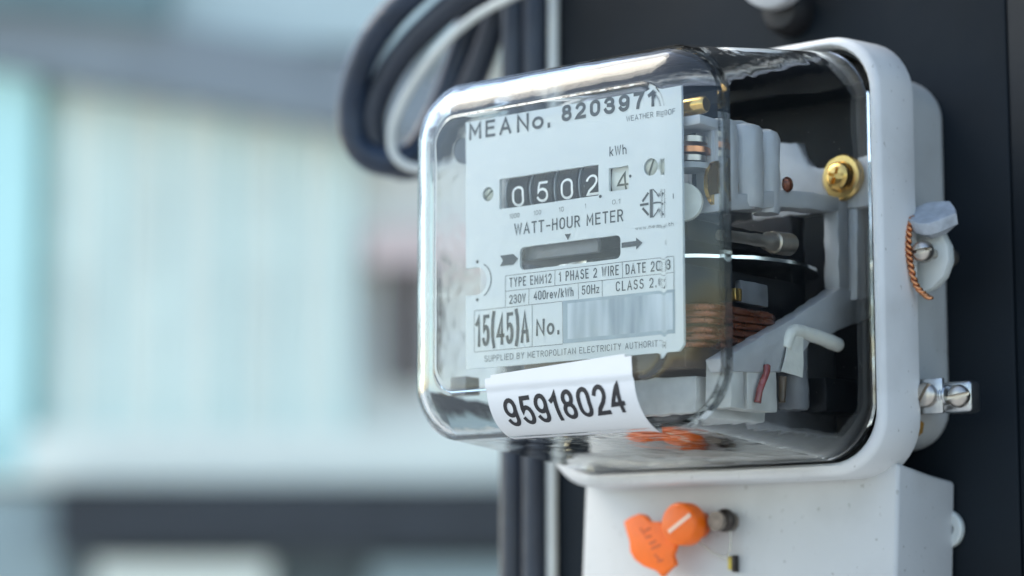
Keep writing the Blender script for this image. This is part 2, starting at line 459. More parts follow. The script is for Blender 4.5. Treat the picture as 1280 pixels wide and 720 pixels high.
# ------------------------------------------------------------------ ground and what stands far behind
gm = mat('concrete', (0.42, 0.42, 0.40), 0.8, var=0.15, scale=1.5, bump=0.3, bscale=40)
g = mk('ground', [(-60, -60, -1.75), (60, -60, -1.75), (60, 60, -1.75), (-60, 60, -1.75)], [(0, 1, 2, 3)], gm, scale=1.0)
structure(g)

# far building: own axes (u to the right of the picture, d away from the camera)
cy40, sy40 = math.cos(R(40)), math.sin(R(40))
BD = 8.0
def bb(name, u0, u1, d0, d1, z0, z1, m, parent, bev=0.0, roll=0.0):
    bm = bmesh.new(); bmesh.ops.create_cube(bm, size=1)
    for v in bm.verts:
        v.co = Vector(((u0+u1)/2 + v.co.x*(u1-u0), (d0+d1)/2 + v.co.y*(d1-d0), (z0+z1)/2 + v.co.z*(z1-z0)))
    if roll:
        c = Vector(((u0+u1)/2, 0, (z0+z1)/2))
        bmesh.ops.rotate(bm, cent=c, matrix=Matrix.Rotation(roll, 3, 'Y'), verts=bm.verts)
    return from_bm(name, bm, m, parent, scale=1.0)

M['sheet'] = mat('sheet', (0.84, 0.89, 0.80), 0.5, var=0.08, scale=3)
M['sheet_b'] = mat('sheet_b', (0.70, 0.84, 0.78), 0.5, var=0.08, scale=3)
M['eave'] = mat('eave', (0.24, 0.27, 0.29), 0.6, var=0.15, scale=4)
M['roof'] = mat('roof', (0.50, 0.60, 0.60), 0.6, var=0.08, scale=4)
M['beam'] = mat('beam', (0.030, 0.034, 0.040), 0.6, var=0.3, scale=3)
M['teal'] = mat('teal', (0.58, 0.90, 0.86), 0.5, var=0.05, scale=3)
M['sill'] = mat('sill', (0.88, 0.90, 0.80), 0.6, var=0.04, scale=3)
M['plaster'] = mat('plaster', (0.82, 0.80, 0.75), 0.7, var=0.05, scale=3)
M['lower_wall'] = mat('lower_wall', (0.34, 0.42, 0.42), 0.7, var=0.1, scale=3)
M['dark_panel'] = mat('dark_panel', (0.12, 0.15, 0.16), 0.7, var=0.15, scale=3)
M['brown'] = mat('brown', (0.075, 0.055, 0.05), 0.6, var=0.2, scale=4)
M['pink'] = mat('pink', (0.74, 0.58, 0.54), 0.7, var=0.08, scale=4)

bld = thing('building', 'pale corrugated building far behind the meter, completely out of focus', 'building',
            (cam.location.x - sy40*BD, cam.location.y + cy40*BD, cam.location.z))
bld.rotation_euler = (0, 0, R(40))
# corrugated sheets
x = -1.560; k = 0
while x < -0.573:
    w = 0.0587 + 0.016*((k*37) % 5)/5
    o = bb('wall_sheet', x, x + w - 0.005, 0.0 - 0.03*(k % 2), 0.12, 0.557, 1.825, 'sheet' if k % 3 else 'sheet_b', bld)
    x += w; k += 1
bb('wall', -4.107, 2.293, 0.13, 3.0, -1.601, 1.922, 'plaster', bld)
bb('corner_post', -2.400, -1.600, -0.10, 0.12, 0.462, 1.825, 'teal', bld)
bb('sill', -2.400, 0.693, -0.10, 0.12, 0.438, 0.611, 'sill', bld)
bb('beam', -1.472, 0.693, -0.28, 0.12, 0.213, 0.419, 'beam', bld)
bb('lower_panel', -2.400, -1.483, -0.06, 0.12, -0.336, 0.408, 'lower_wall', bld)
bb('dark_panel', -1.472, 0.693, -0.06, 0.12, -0.336, 0.213, 'dark_panel', bld)
bb('pale_step', -1.347, -0.787, -0.2, -0.061, -0.336, 0.178, 'sill', bld)
bb('pale_step', -0.453, 0.160, -0.2, -0.061, -0.336, 0.171, 'lower_wall', bld)
bb('roof', -3.040, 0.693, -0.16, 3.0, 1.894, 2.259, 'roof', bld, roll=0.0)
bb('eave', -2.133, -0.213, -0.22, 0.10, 1.722, 1.956, 'eave', bld, roll=R(10))
M['gutter'] = mat('gutter', (0.16, 0.24, 0.25), 0.6, var=0.15, scale=4)
bb('gutter', -2.773, -1.133, -0.30, 0.10, 2.029, 2.401, 'gutter', bld, roll=R(6))
bb('shutter', -0.405, -0.293, -0.04, 0.12, 0.772, 1.167, 'brown', bld)
bb('painted_panel', -0.493, 0.000, -0.02, 0.12, 1.172, 1.300, 'pink', bld)

# ------------------------------------------------------------------ mounting boards
b1 = box('mounting_board', -126, 86.5, 122, 146, -700, 700, 'board', None, bev=1.0)
tag(b1, 'dark navy painted board that carries the meter', 'board')
b2 = box('mounting_board', 86.7, 420, 122.2, 146, -700, 700, 'board_two', None, bev=1.0)
tag(b2, 'dark board strip butted against the right edge of the main board', 'board')

# ------------------------------------------------------------------ the meter
mt = thing('electricity_meter', 'white watt-hour meter with clear plastic cover mounted on the dark board', 'electricity meter', (0, 0, 0))

# clear cover: outer and inner skins with a bevelled front
YB = -1.0
def skin(th):
    out = []
    xl = lambda y: 62.0 - th + (y - YB)/75*2.2
    xr = lambda y: 60.2 - th + (y - YB)/75*3.8
    tp = lambda y: 53.0 - th + (y - YB)/75*11.0
    bt = lambda y: 63.6 - th + (y - YB)/75*6.6
    yb = YB; yf = -14.0 + th
    ix, it, ib = 14.5 - th*0.35, 12.0 - th*0.35, 13.6 - th*0.35
    rc = 16.5 - th*0.6
    for y in (72, 60, 45, 30, 15, 5, -2, -4.6):
        out.append((y, -xl(y), xr(y), -bt(y), tp(y), rc))
    step = 0.7 if th == 0 else 0.0       # small raised panel on the outside of the front
    NB = 18
    for i in range(NB+1):
        s = i/NB; q = s*math.pi/2; k = 0.12
        a = (1-k)*(1-math.cos(q)) + k*s
        b = (1-k)*math.sin(q) + k*s
        y = yb + (yf + step - yb)*b
        out.append((y, -xl(yb)+ix*a, xr(yb)-ix*a, -bt(yb)+ib*a, tp(yb)-it*a, max(rc - 0.62*ix*a, 5)))
    def ring(y, d): out.append((y, -xl(yb)+ix+d, xr(yb)-ix-d, -bt(yb)+ib+d, tp(yb)-it-d, max(8 - d*0.3, 4)))
    if step:
        ring(yf + step, 0.5); ring(yf + step*0.8, 0.9); ring(yf + step*0.25, 1.25); ring(yf, 1.9)
    ring(yf, 2.8)
    return out
def build_cover():
    so = skin(0.0); si = skin(1.8)
    verts = []; faces = []
    def add(secs, flip):
        base = len(verts); N = 0
        for (y, x0, x1, z0, z1, r) in secs:
            p = rrc(x0, x1, z0, z1, r); N = len(p)
            verts.extend([(a, y, b) for a, b in p])
        for i in range(len(secs)-1):
            for j in range(N):
                q = (base+i*N+j, base+i*N+(j+1) % N, base+(i+1)*N+(j+1) % N, base+(i+1)*N+j)
                faces.append(q)
        faces.append(tuple(base+(len(secs)-1)*N+j for j in range(N)))
        return base, N
    b0, N = add(so, False); b1_, _ = add(si, True)
    for j in range(N): faces.append((b0+j, b0+(j+1) % N, b1_+(j+1) % N, b1_+j))
    o = mk('cover', verts, faces, 'glass', mt, smooth=True)
    o.data.set_sharp_from_angle(angle=R(60))
    o['label'] = 'clear moulded plastic cover'
    return o
cover = build_cover()

# fine dust on the outside of the cover
dv = []; df = []
def speck(p, u, w, r):
    k = len(dv); n = 6; a0 = random.random()*6
    for i in range(n):
        a = a0 + i*math.pi/3; q = r*random.uniform(0.5, 1.0)
        dv.append(tuple(Vector(p) + Vector(u)*math.cos(a)*q + Vector(w)*math.sin(a)*q))
    df.append(tuple(range(k, k+n)))
for i in range(110):
    y = random.uniform(2, 66); z = random.uniform(-52, 40)
    speck((60.2 + (y - YB)/75*3.8 + 0.06, y, z), (0.05, 1, 0), (0, 0, 1), random.choice((0.07, 0.08, 0.10, 0.15)))
for i in range(40):
    speck((random.uniform(-42, 42), -14.06, random.uniform(-44, 36)), (1, 0, 0), (0, 0, 1), random.choice((0.08, 0.1, 0.14)))
M['dust'] = mat('dust', (0.45, 0.46, 0.44), 0.9, var=0.1)
du = mk('dust', dv, df, 'dust', cover); du['kind'] = 'stuff'

# base frame ring that holds the cover
loft('base_frame', [(90, -64.6, 64.6, -70.6, 64.6, 17), (72.4, -64.6, 64.6, -70.6, 64.6, 17), (71.0, -64.8, 64.8, -70.8, 64.8, 17),
                    (70.0, -65.6, 65.6, -71.6, 65.4, 17.5), (70.0, -67.0, 67.0, -73.0, 66.2, 18), (70.6, -68.0, 68.0, -74.2, 67.2, 18.5), (72.0, -68.6, 68.6, -74.8, 67.8, 19),
                    (80, -69.2, 69.2, -75.2, 68.2, 19), (88.5, -69.8, 69.8, -75.6, 68.6, 19), (90, -69.4, 69.4, -75.2, 68.2, 19)], 'white_plastic', mt, ring=True)
# hollow base behind it
loft('base', [(91, -61.0, 61.0, -62, 58, 12), (89.9, -61.0, 61.0, -62, 58, 12), (89.9, -64.6, 64.6, -65.6, 61.6, 14.5), (91, -64.6, 64.6, -65.6, 61.6, 14.5), (117, -63.6, 63.6, -64.6, 60.6, 14), (120, -62.8, 62.8, -63.8, 59.8, 13.4), (121.6, -60.5, 60.5, -61.5, 57.5, 12), (121.6, -58.5, 58.5, -59.5, 55.5, 11), (110, -61.0, 61.0, -62, 58, 12)], 'base_plastic', mt, ring=True)
loft('base_liner', [(113, -60.6, 60.6, -61.6, 57.6, 12), (91, -60.6, 60.6, -61.6, 57.6, 12), (89.5, -64.0, 64.0, -70.0, 64.0, 15), (74.5, -64.2, 64.2, -70.2, 64.2, 15),
                    (74.5, -63.2, 63.2, -69.2, 63.2, 15), (89, -63.0, 63.0, -69.0, 63.0, 15), (90, -59.5, 59.5, -60.5, 56.5, 11), (111, -59.5, 59.5, -60.5, 56.5, 11)], 'black_plastic', mt, cap0=True, cap1=True)

# name plate with real windows
def plate():
    cu = bpy.data.curves.new('p', 'CURVE'); cu.dimensions = '2D'; cu.fill_mode = 'BOTH'; cu.extrude = 0.5*MM
    def sp(pts):
        s = cu.splines.new('POLY'); s.points.add(len(pts)-1)
        for q, (a, b) in zip(s.points, pts): q.co = (a*MM, b*MM, 0, 1)
        s.use_cyclic_u = True
    arc = [(-39.9 + 4.5*math.cos(R(a)), -11.9 + 4.5*math.sin(R(a))) for a in range(90, -91, -12)]
    sp([(-44.6, 40.8), (42.0, 40.8), (42.0, -38.3), (40.2, -40.3), (-44.2, -40.3), (-44.4, -16.4)] + arc[::-1] + [(-44.4, -7.4)])
    sp(rr(-30.1, 10.2, 10.4, 20.2, 0.3, 2))
    sp(rr(14.2, 21.9, 11.1, 18.4, 0.3, 2))
    sp(rr(-21.7, 18.7, -10.2, -2.8, 1.8, 4))
    sp([(30.4 + 2.7*math.cos(R(a)), 16.9 + 2.7*math.sin(R(a))) for a in range(0, 360, 20)])
    sp([(-34.9 + 2.3*math.cos(R(a)), 15.9 + 2.3*math.sin(R(a))) for a in range(0, 360, 20)])
    o = bpy.data.objects.new('p', cu); COL.objects.link(o)
    dg = bpy.context.evaluated_depsgraph_get(); dg.update()
    me = bpy.data.meshes.new_from_object(o.evaluated_get(dg))
    bpy.data.objects.remove(o); bpy.data.curves.remove(cu)
    for v in me.vertices: v.co = Vector((v.co.x, 0.0005 - v.co.z, v.co.y))
    me.materials.clear()
    return link('name_plate', me, 'plate', mt)
np_ = plate(); np_['label'] = 'pale blue-grey printed name plate'

T = lambda *a, **k: text(*a, 'ink' if 'm' not in k else k.pop('m'), np_, **k)
T('MEA', -43.0, -25.1, 34.6, 5.6, wt=.17, gap=.3)
T('No.', -22.8, -8.7, 34.5, 5.8, wt=.18)
T('8203971', -4.4, 32.4, 35.5, 5.4, wt=.22, gap=.3)
T('WEATHER PROOF', 21.2, 39.8, 32.2, 1.7, m='ink_thin', wt=.10)
T('kWh', 14.6, 21.2, 22.1, 3.1, wt=.11)
T('WATT-HOUR METER', -23.8, 19.8, 1.25, 3.8, wt=.13, gap=.24)
T('www.mea.or.th', 24.4, 38.8, -2.1, 1.25, m='ink_thin', wt=.10)
for b_, xc, w in (('1000', -23.8, 4.0), ('100', -14.3, 3.0), ('10', -4.6, 2.0), ('1', 5.1, 0.45), ('0.1', 17.1, 3.2)):
    T(b_, xc - w/2, xc + w/2, 6.9, 1.5, m='ink_thin', wt=.10)
T('TYPE EMM12', -25.9, -8.6, -15.25, 3.0, wt=.125, gap=.28)
T('1 PHASE 2 WIRE', -5.7, 18.0, -15.25, 3.1, wt=.125, gap=.28)
T('DATE 2003', 20.6, 37.6, -15.4, 3.2, wt=.125, gap=.28)
T('230V', -25.9, -19.2, -20.6, 2.9, wt=.12)
T('400rev/kWh', -15.8, 0.2, -20.3, 2.9, wt=.12)
T('50Hz', 3.4, 10.3, -20.2, 2.9, wt=.12)
T('CLASS 2.0', 16.8, 34.6, -20.3, 3.1, wt=.125, gap=.28)
T('15(45)A', -40.1, -17.7, -33.4, 10.2, wt=.115, gap=.12)
T('No.', -14.9, -5.3, -31.7, 5.3, wt=.16)
T('SUPPLIED BY METROPOLITAN ELECTRICITY AUTHORITY', -36.2, 34.4, -38.4, 2.0, m='ink_thin', wt=.10, gap=.24)
LW = 0.16
h = lambda x0, x1, z: (x0, x1, z - LW/2, z + LW/2)
v_ = lambda x, z0, z1: (x - LW/2, x + LW/2, z0, z1)
quads('table_ruling', [h(-27.5, 38.7, -11.4), h(-27.5, 38.7, -16.35), h(-40.6, -4.2, -21.55), h(-40.6, -4.2, -34.95),
      v_(-27.5, -21.4, -11.5), v_(38.7, -21.4, -11.5), v_(-7.2, -16.2, -11.5), v_(19.4, -16.2, -11.5), v_(-17.9, -21.4, -16.5), v_(2.1, -21.4, -16.5), v_(11.5, -21.4, -16.5),
      v_(-40.6, -34.8, -21.7), v_(-16.5, -34.8, -21.7), v_(-4.2, -34.8, -21.7)], 'ink_thin', np_, -0.10)
# arrows, pointer, dots
for q in ([(-29.8, -4.6), (-24.2, -4.6), (-22.2, -6.3), (-24.2, -8.1), (-29.8, -8.1), (-28.6, -6.3)],
      [(19.2, -5.4), (24.7, -5.4), (24.7, -4.4), (27.1, -6.2), (24.7, -8.1), (24.7, -7.0), (19.2, -7.0)],
      [(-3.2, -0.5), (-0.8, -0.5), (-2.0, -2.4)]): polys('direction_mark', [q], 'ink', np_, -0.13)
def dot(x, z, r): return [(x + r*math.cos(R(a)), z + r*math.sin(R(a))) for a in range(0, 360, 30)]
for q in (dot(10.9, 10.0, 0.55), dot(22.6, 15.0, 0.5), dot(34.3, -6.9, 0.8), dot(-39.3, -5.7, 0.55), dot(-39.3, -18.1, 0.55)): polys('print_dot', [q], 'ink', np_, -0.13)
arc_o = [(-39.5 + 6.1*math.cos(R(a)), -11.9 + 6.1*math.sin(R(a))) for a in range(62, -63, -8)]
arc_i = [(-39.5 + 5.75*math.cos(R(a)), -11.9 + 5.75*math.sin(R(a))) for a in range(-62, 63, 8)]
v = [(a, -0.13, b) for a, b in arc_o] + [(a, -0.13, b) for a, b in arc_i[::-1]]
n_ = len(arc_o)
mk('printed_arc', v, [(i, i+1, n_+i+1, n_+i) for i in range(n_-1)], 'ink_thin', np_)
# emblem: bar with three rays on the left and an open bow on the right
def stroke(a, b, w):
    a = Vector(a); b = Vector(b); d = (b-a).normalized(); nn = Vector((-d.y, d.x))*w/2
    return [tuple(a+nn), tuple(b+nn), tuple(b-nn), tuple(a-nn)]
em = [stroke((30.6, 1.2), (30.6, 10.0), 1.15), stroke((26.2, 5.5), (29.6, 5.6), 0.75), stroke((27.2, 6.5), (29.6, 9.0), 0.8), stroke((27.2, 4.5), (29.6, 2.1), 0.8)]
bow = [(31.3, 9.9), (32.6, 8.6), (33.5, 7.0), (33.8, 5.6), (33.5, 4.2), (32.6, 2.6), (31.3, 1.3)]
em += [stroke(bow[i], bow[i+1], 0.4) for i in range(6)] + [stroke((31.3, 5.6), (33.9, 5.6), 0.5), stroke((38.8, 6.2), (38.8, 7.8), 0.25)]
polys('emblem', em, 'ink', np_, -0.13)
# smudged number panel
def smudge_mat():
    m = bpy.data.materials.new('smudged_panel'); m.use_nodes = True
    n = m.node_tree.nodes; l = m.node_tree.links; p = n['Principled BSDF']
    tc = n.new('ShaderNodeTexCoord'); mp = n.new('ShaderNodeMapping'); mp.inputs['Scale'].default_value = (160, 1, 22)
    no = n.new('ShaderNodeTexNoise'); no.inputs['Scale'].default_value = 1.0; no.inputs['Detail'].default_value = 2
    ra = n.new('ShaderNodeValToRGB')
    ra.color_ramp.elements[0].position = 0.35; ra.color_ramp.elements[0].color = (0.17, 0.23, 0.27, 1)
    ra.color_ramp.elements[1].position = 0.68; ra.color_ramp.elements[1].color = (0.44, 0.51, 0.55, 1)
    l.new(tc.outputs['Object'], mp.inputs['Vector']); l.new(mp.outputs[0], no.inputs['Vector'])
    l.new(no.outputs['Fac'], ra.inputs['Fac']); l.new(ra.outputs[0], p.inputs['Base Color'])
    p.inputs['Roughness'].default_value = 0.5
    return m
M['smudge'] = smudge_mat()
M['panel_edge'] = mat('panel_edge', (0.25, 0.32, 0.36), 0.5, var=0.12, scale=120)
quads('number_panel_edge', [(-4.1, 39.0, -34.85, -21.45)], 'panel_edge', np_, -0.08)
sp_ = quads('smudged_number_panel', [(-2.2, 38.2, -33.6, -22.4)], 'smudge', np_, -0.11)
sp_['label'] = 'blurred unreadable number panel'

# counter wheels behind the windows
def wheel(xc, w, digit, mdrum, mdigit, rot=0.0, dw=4.8, dh=6.6):
    yc, zc, r = 13.2, 14.9, 11.6
    o = lathe('counter_wheel', [(r-0.4, -w/2), (r, -w/2+0.3), (r, w/2-0.3), (r-0.4, w/2)], (xc, yc, zc), (1, 0, 0), mdrum, mt, n=72)
    def pl(u, z, off):
        a = (z)/r + rot
        return (u, yc - (r+0.08+off)*math.cos(a), zc + (r+0.08+off)*math.sin(a))
    text(digit, xc - dw/2 + 0.3, xc + dw/2 + 0.3, -dh/2, dh, mdigit, o, name='digit', place=pl, wt=.12)
    return o
for xc, dg_, ro in ((-24.0, '0', -0.06), (-14.0, '5', -0.03), (-4.0, '0', -0.05), (6.0, '2', -0.04)):
    wheel(xc, 8.6, dg_, 'drum_black', 'digit_white', ro)
    lathe('wheel_divider', [(11.9, -0.22), (11.9, 0.22)], (xc - 4.65, 13.2, 14.9), (1, 0, 0), 'drum_edge', mt, n=48)
wheel(18.0, 8.6, '4', 'drum_white', 'digit_dark', -0.06, dw=4.4, dh=5.6)
box('register_back', -34, 26, 26, 28, 2, 28, 'cast_grey', mt, bev=0.4)
slotted_screw('plate_screw', (30.4, 2.0, 16.9), (0, -1, 0), 3.0, 1.6, 'dull_screw', mt, slot_dir=1.2)
slotted_screw('plate_screw', (-34.9, 2.0, 15.9), (0, -1, 0), 2.5, 1.6, 'dull_screw', mt, slot_dir=0.6)
box('plate_bracket', -43.5, -33, 6, 9, -22, -2, 'cast_grey', mt, bev=0.5)

# rotor disc and its spindle
disc = lathe('rotor_disc', [(3, 0), (44, 0), (44, 1.1), (3, 1.1)], (2, 54, -8.6), (0, 0, 1), 'aluminium', mt, n=96)
v = []; f = []
for k in range(11):
    a = R(-96 + 3.2*k)
    v += [(2 + 44.08*math.cos(a), 54 + 44.08*math.sin(a), -8.6), (2 + 44.08*math.cos(a), 54 + 44.08*math.sin(a), -7.5)]
for k in range(10): f.append((2*k, 2*k+2, 2*k+3, 2*k+1))
mk('rotor_mark', v, f, 'ink', disc)
lathe('spindle', [(2.2, -40), (2.2, 40)], (2, 54, -6), (0, 0, 1), 'nickel', mt, n=20)
# magnet cores above and below the disc
box('reflection_plate', -22.5, 7, 3.4, 5.2, -6.6, -1.5, 'coil_grey', mt, bev=0.3)  # added plate, its grey stands in for a reflection in the disc window
box('upper_core', -38, 34, 14, 76, -4.2, 3.0, 'lamination', mt, bev=0.8)
box('lower_core', -38, 34, 12, 76, -24, -11.5, 'lamination', mt, bev=0.8)
box('core_back', -52, 30, 76, 84, -52, 12, 'lamination', mt, bev=0.8)
for (zz, x1) in ((-25.6, 40), (-27.6, 40.6), (-29.6, 39.6), (-32.6, 39.2), (-34.6, 39.4), (-36.6, 37.0)):
    x1 += random.uniform(-0.5, 0.5)
    pts = [(x1, 14, zz), (x1+1, 28, zz + random.uniform(-.4, .4)), (x1, 49, zz), (20, 57, zz), (-20, 57, zz), (-34, 40, zz), (-34, 16, zz), (-20, 8, zz), (20, 8, zz)]
    tube('copper_coil', pts, 1.15, 'copper_enamel', mt, n=10, closed=True, smooth_path=6)
box('coil_former', -30, 34, 12, 44, -44, -25, 'fibre', mt, bev=0.8)
# cast frame
prism('frame_lug', [(8, 13), (60, 13.5), (60.5, 29), (57, 30.5), (46, 29.2), (36, 28.0), (32, 29), (29, 33), (27, 38), (8, 40)], 1, 85, 89, 'cast_grey', mt, bev=0.6)
prism('frame_cheek', [(14, 6), (50, 11), (50, 29), (45, 32.5), (39, 33.6), (29, 34.4), (20, 32.6), (14, 29.0)], 0, 37, 43.4, 'cast_grey', mt, bev=0.6)
for yy, r_ in ((20.0, 4.4), (31.0, 6.2), (43.0, 4.6)):
    lathe('frame_rib', [(r_*0.9, 6.5), (r_, 8), (r_, 30.5), (r_*0.85, 32.4), (r_*0.4, 33.4)], (42.2, yy, 0), (0, 0, 1), 'cast_grey', mt, n=24)
prism('frame_top_bar', [(13, 3.2), (45, 8.6), (79, 11.8), (79.5, 16.4), (60, 15.8), (44, 14.0), (28, 10.6), (13, 8.6)], 0, 38, 46.5, 'cast_grey', mt, bev=0.5)
prism('frame_side_bar', [(78.6, 15.2), (85, 15.6), (84, -14.5), (78.0, -13.5)], 0, 41, 46.4, 'cast_grey', mt, bev=0.5)
prism('frame_side_bar', [(86, 15.8), (101, 17), (100, -14), (85, -17)], 0, 42, 49.0, 'cast_grey', mt, bev=0.5)
prism('frame_brace', [(78.4, -13.4), (100, -14.4), (98, -21), (60, -33.0), (49, -43), (15, -46), (12, -42), (22, -38.0), (52, -25.4)], 0, 41, 46.8, 'cast_grey', mt, bev=0.5)
lathe('bearing_sleeve', [(1.6, 0), (2.0, 22), (3.0, 24), (3.0, 27), (3.6, 27.2), (3.6, 36), (3.0, 36.4)], (44, 17, -3.4), (0, 1, 0.035), 'nickel', mt, n=20)
lathe('copper_rivet', [(2.4, 0), (2.6, 0.8), (2.0, 2.0), (0.8, 2.6)], (46.2, 48.2, 16.2), (1, 0, 0), 'copper_enamel', mt, n=18)
# big brass fixing screw
bs = lathe('fixing_screw', [(7.0, 0), (7.6, 0.5), (7.6, 2.2), (7.0, 2.8), (5.0, 2.9), (4.6, 3.4), (4.6, 5.0), (4.0, 5.8), (2.6, 6.2)], (45.5, 84.8, 23.6), (0, -1, 0), 'brass', mt, n=40)
cs = []
for k in range(2):
    bm = bmesh.new(); bmesh.ops.create_cube(bm, size=1)
    bmesh.ops.transform(bm, matrix=Matrix.Translation((45.5, 78.6, 23.6)) @ Matrix.Rotation(R(20 + 90*k), 4, 'Y') @ Matrix.Diagonal((5.6, 3.6, 1.2, 1)), verts=bm.verts)
    cs.append(from_bm('cutter', bm, None))
cut(bs, cs); bs['label'] = 'large brass cross-head screw'
# wires and small parts near the bottom
tube('white_sleeve', [(46.5, 46.5, -36), (47, 48.5, -31), (47, 54, -29.9), (47, 66, -31.0), (47, 76, -32.4)], lambda t: 1.9 + 0.5*t, 'tape_white', mt, n=14)
prism('paper_tag', [(47.5, -30.4), (54.5, -31.2), (53.5, -44.6), (42.0, -43.6)], 0, 47.6, 48.0, 'tape_white', mt)
lathe('current_coil', [(4.4, -54), (5.0, -53), (5.0, -32), (4.0, -30)], (40, 60, 0), (0, 0, 1), 'coil_grey', mt, n=28)
box('frame_back_plate', 26, 30, 54, 101, -60, -17, 'coil_grey', mt, bev=0.5)
box('damping_magnet', 36, 46, 70, 89, -54, -43, 'black_plastic', mt, bev=0.6)
box('terminal_base', -44, 35, 16, 52, -58.5, -46.2, 'terminal_grey', mt, bev=0.8)
box('terminal_block', 38, 46, 17, 24, -56, -41.5, 'terminal_grey', mt, bev=0.4)
box('terminal_block', 38, 46, 26, 42, -56, -41.0, 'terminal_grey', mt, bev=0.4)
tube('red_lead', [(47.5, 29, -54), (47.8, 30, -50), (48, 33.2, -45.0), (47.6, 34.4, -42.4)], 1.2, 'red_wire', mt, n=10)
tube('brass_strip', [(47, 43, -53), (47, 44, -45)], 1.2, 'fibre', mt, n=8)
box('brass_nut', 38.5, 42, 26, 29.5, -22.5, -18.5, 'brass', mt, bev=0.4)
box('glass_window', 38.2, 40.5, 31, 46, -22.5, -15.5, 'coil_grey', mt, bev=0.4)
# register side seen past the plate edge
lathe('brass_stud', [(2.0, 0), (2.7, 0.5), (2.7, 15), (2.2, 16)], (31, 6, 35.2), (1, 0, 0), 'brass', mt, n=24)
box('register_arm', 24, 47, 2.5, 14, 28.6, 31.6, 'cast_grey', mt, bev=0.5)
for zz, r_, mm_ in ((25.4, 5.4, 'nickel'), (22.0, 6.4, 'copper_wire'), (19.6, 5.0, 'nickel'), (17.2, 6.0, 'disc_grey')):
    lathe('register_gear', [(r_, -0.9), (r_, 0.9)], (38, 10, zz), (0, 0, 1), mm_, mt, n=28)
lathe('register_gear', [(7.5, -0.7), (7.5, 0.7)], (44.2, 16.5, 12), (1, 0, 0), 'brass', mt, n=40)
lathe('nylon_wheel', [(5.8, -1.2), (5.8, 1.2)], (38, 6.5, 6), (0.4, -1, 0), 'drum_white', mt, n=32)
box('register_foot', -53.5, -47.0, 3, 10, -48.5, -42, 'coil_grey', mt, bev=0.4)
lathe('dark_bush', [(4.4, 0), (4.4, 3), (2.6, 3.4), (2.6, 8)], (-50.5, 6, 33), (0, 1, 0), 'dark_knob', mt, n=24)

# number sticker wrapped round the lower front edge
prof = [(-14.0, -40.0)]
for s_ in [q for q in skin(0.0) if q[0] <= YB + 1e-4][::-1]:
    if s_[3] < -46: prof.append((s_[0], s_[3]))
for y in (-2, 5, 15, 30): prof.append((y, -(63.6 + (y - YB)/75*6.6)))
def on_cover(x, vv, off):
    """vv: distance run down the profile, starting at z=-40 on the flat front"""
    s = vv
    for i in range(len(prof)-1):
        a = Vector(prof[i]); b = Vector(prof[i+1]); L = (b-a).length
        if s <= L or i == len(prof)-2:
            p = a + (b-a)*(s/L); d = (b-a)/L; nn = Vector((d.y, -d.x))
            return (x, p.x + nn.x*off, p.y + nn.y*off)
        s -= L
SK = 0.058
def sticker_pt(u, w, off):       # u 0..57.5 across, w 0..33 down; slightly tilted
    return on_cover(-24.6 + u + w*SK, 4.7 - u*SK + w, off)
NU, NV = 24, 34; verts = []; faces = []
curl = lambda i, j: 0.25 + 0.9*max(0, (i/NU - 0.86)/0.14)**2*max(0, (j/NV-0.55)/0.45)**2
WS, HS = 57.3, 29.5
for off in (0.0, -0.12):
    for j in range(NV+1):
        for i in range(NU+1):
            u = WS*i/NU; w = HS*j/NV
            # rounded top corners
            verts.append(sticker_pt(u, w, curl(i, j) + off))
n1 = (NU+1)*(NV+1)
for j in range(NV):
    for i in range(NU):
        if (i, j) in ((0, 0), (NU-1, 0)): continue
        a = j*(NU+1)+i
        faces.append((a, a+1, a+NU+2, a+NU+1)); faces.append((n1+a, n1+a+NU+1, n1+a+NU+2, n1+a+1))
st = mk('number_sticker', verts, faces, 'paper', mt, smooth=True)
st['label'] = 'white paper sticker with black number'
text('95918024', 5.6, 52.4, -17.6, 9.6, 'sticker_ink', st, name='sticker_number', wt=.148, gap=.16,
     place=lambda u, z, o: sticker_pt(u, -z, 0.36 + o))

# terminal cover below, leaning a little
lean = lambda c: Vector((c.x + (c.z + 73)*0.045, c.y + 0.0*(c.z + 73), c.z))
prism('terminal_cover', [(84, -70.5), (95, -72.0), (106, -73.6), (120, -75.0), (120, -160), (83, -160)], 0, -62.5, 64.5, 'terminal_plastic', mt, bev=1.6, shear=lean, seg=3)
# mounting ear with hole
ear = lathe('mounting_ear', [(6.0, 0), (6.4, 0.6), (6.4, 2.6), (5.8, 3.2)], (60.6, 121.4, -90.5), (0, -1, 0), 'nylon', mt, n=32)
bm = bmesh.new(); bmesh.ops.create_cone(bm, cap_ends=True, segments=24, radius1=3.1, radius2=3.1, depth=12)
bmesh.ops.transform(bm, matrix=Matrix.Translation((61.2, 120, -90.5)) @ Matrix.Rotation(R(90), 4, 'X'), verts=bm.verts)
cut(ear, [from_bm('cutter', bm, None)])
# sealing ear on the frame side with its screw
prism('sealing_ear', [(66, 7.5), (72, 7.0), (76.5, 4.0), (79.0, -0.8), (79.2, -6.0), (77.0, -11.0), (73.0, -14.4), (68.5, -15.6), (66, -15)], 1, 93, 97.5, 'nylon', mt, bev=1.0)
es = lathe('ear_screw', [(1.6, 0), (1.6, 19.5), (1.2, 20.2)], (74.0, 84.5, -3.4), (0, 1, 0), 'nickel', mt, n=18)
slotted_screw('screw_head', (74.0, 87.6, -3.4), (0, -1, 0), 3.5, 4.4, 'nickel', es, slot_dir=R(8), width=1.1)
lathe('screw_nut', [(2.6, 0), (2.8, 0.5), (2.8, 3.4), (2.2, 4)], (74.0, 101, -3.4), (0, 1, 0), 'nickel', es, n=20)
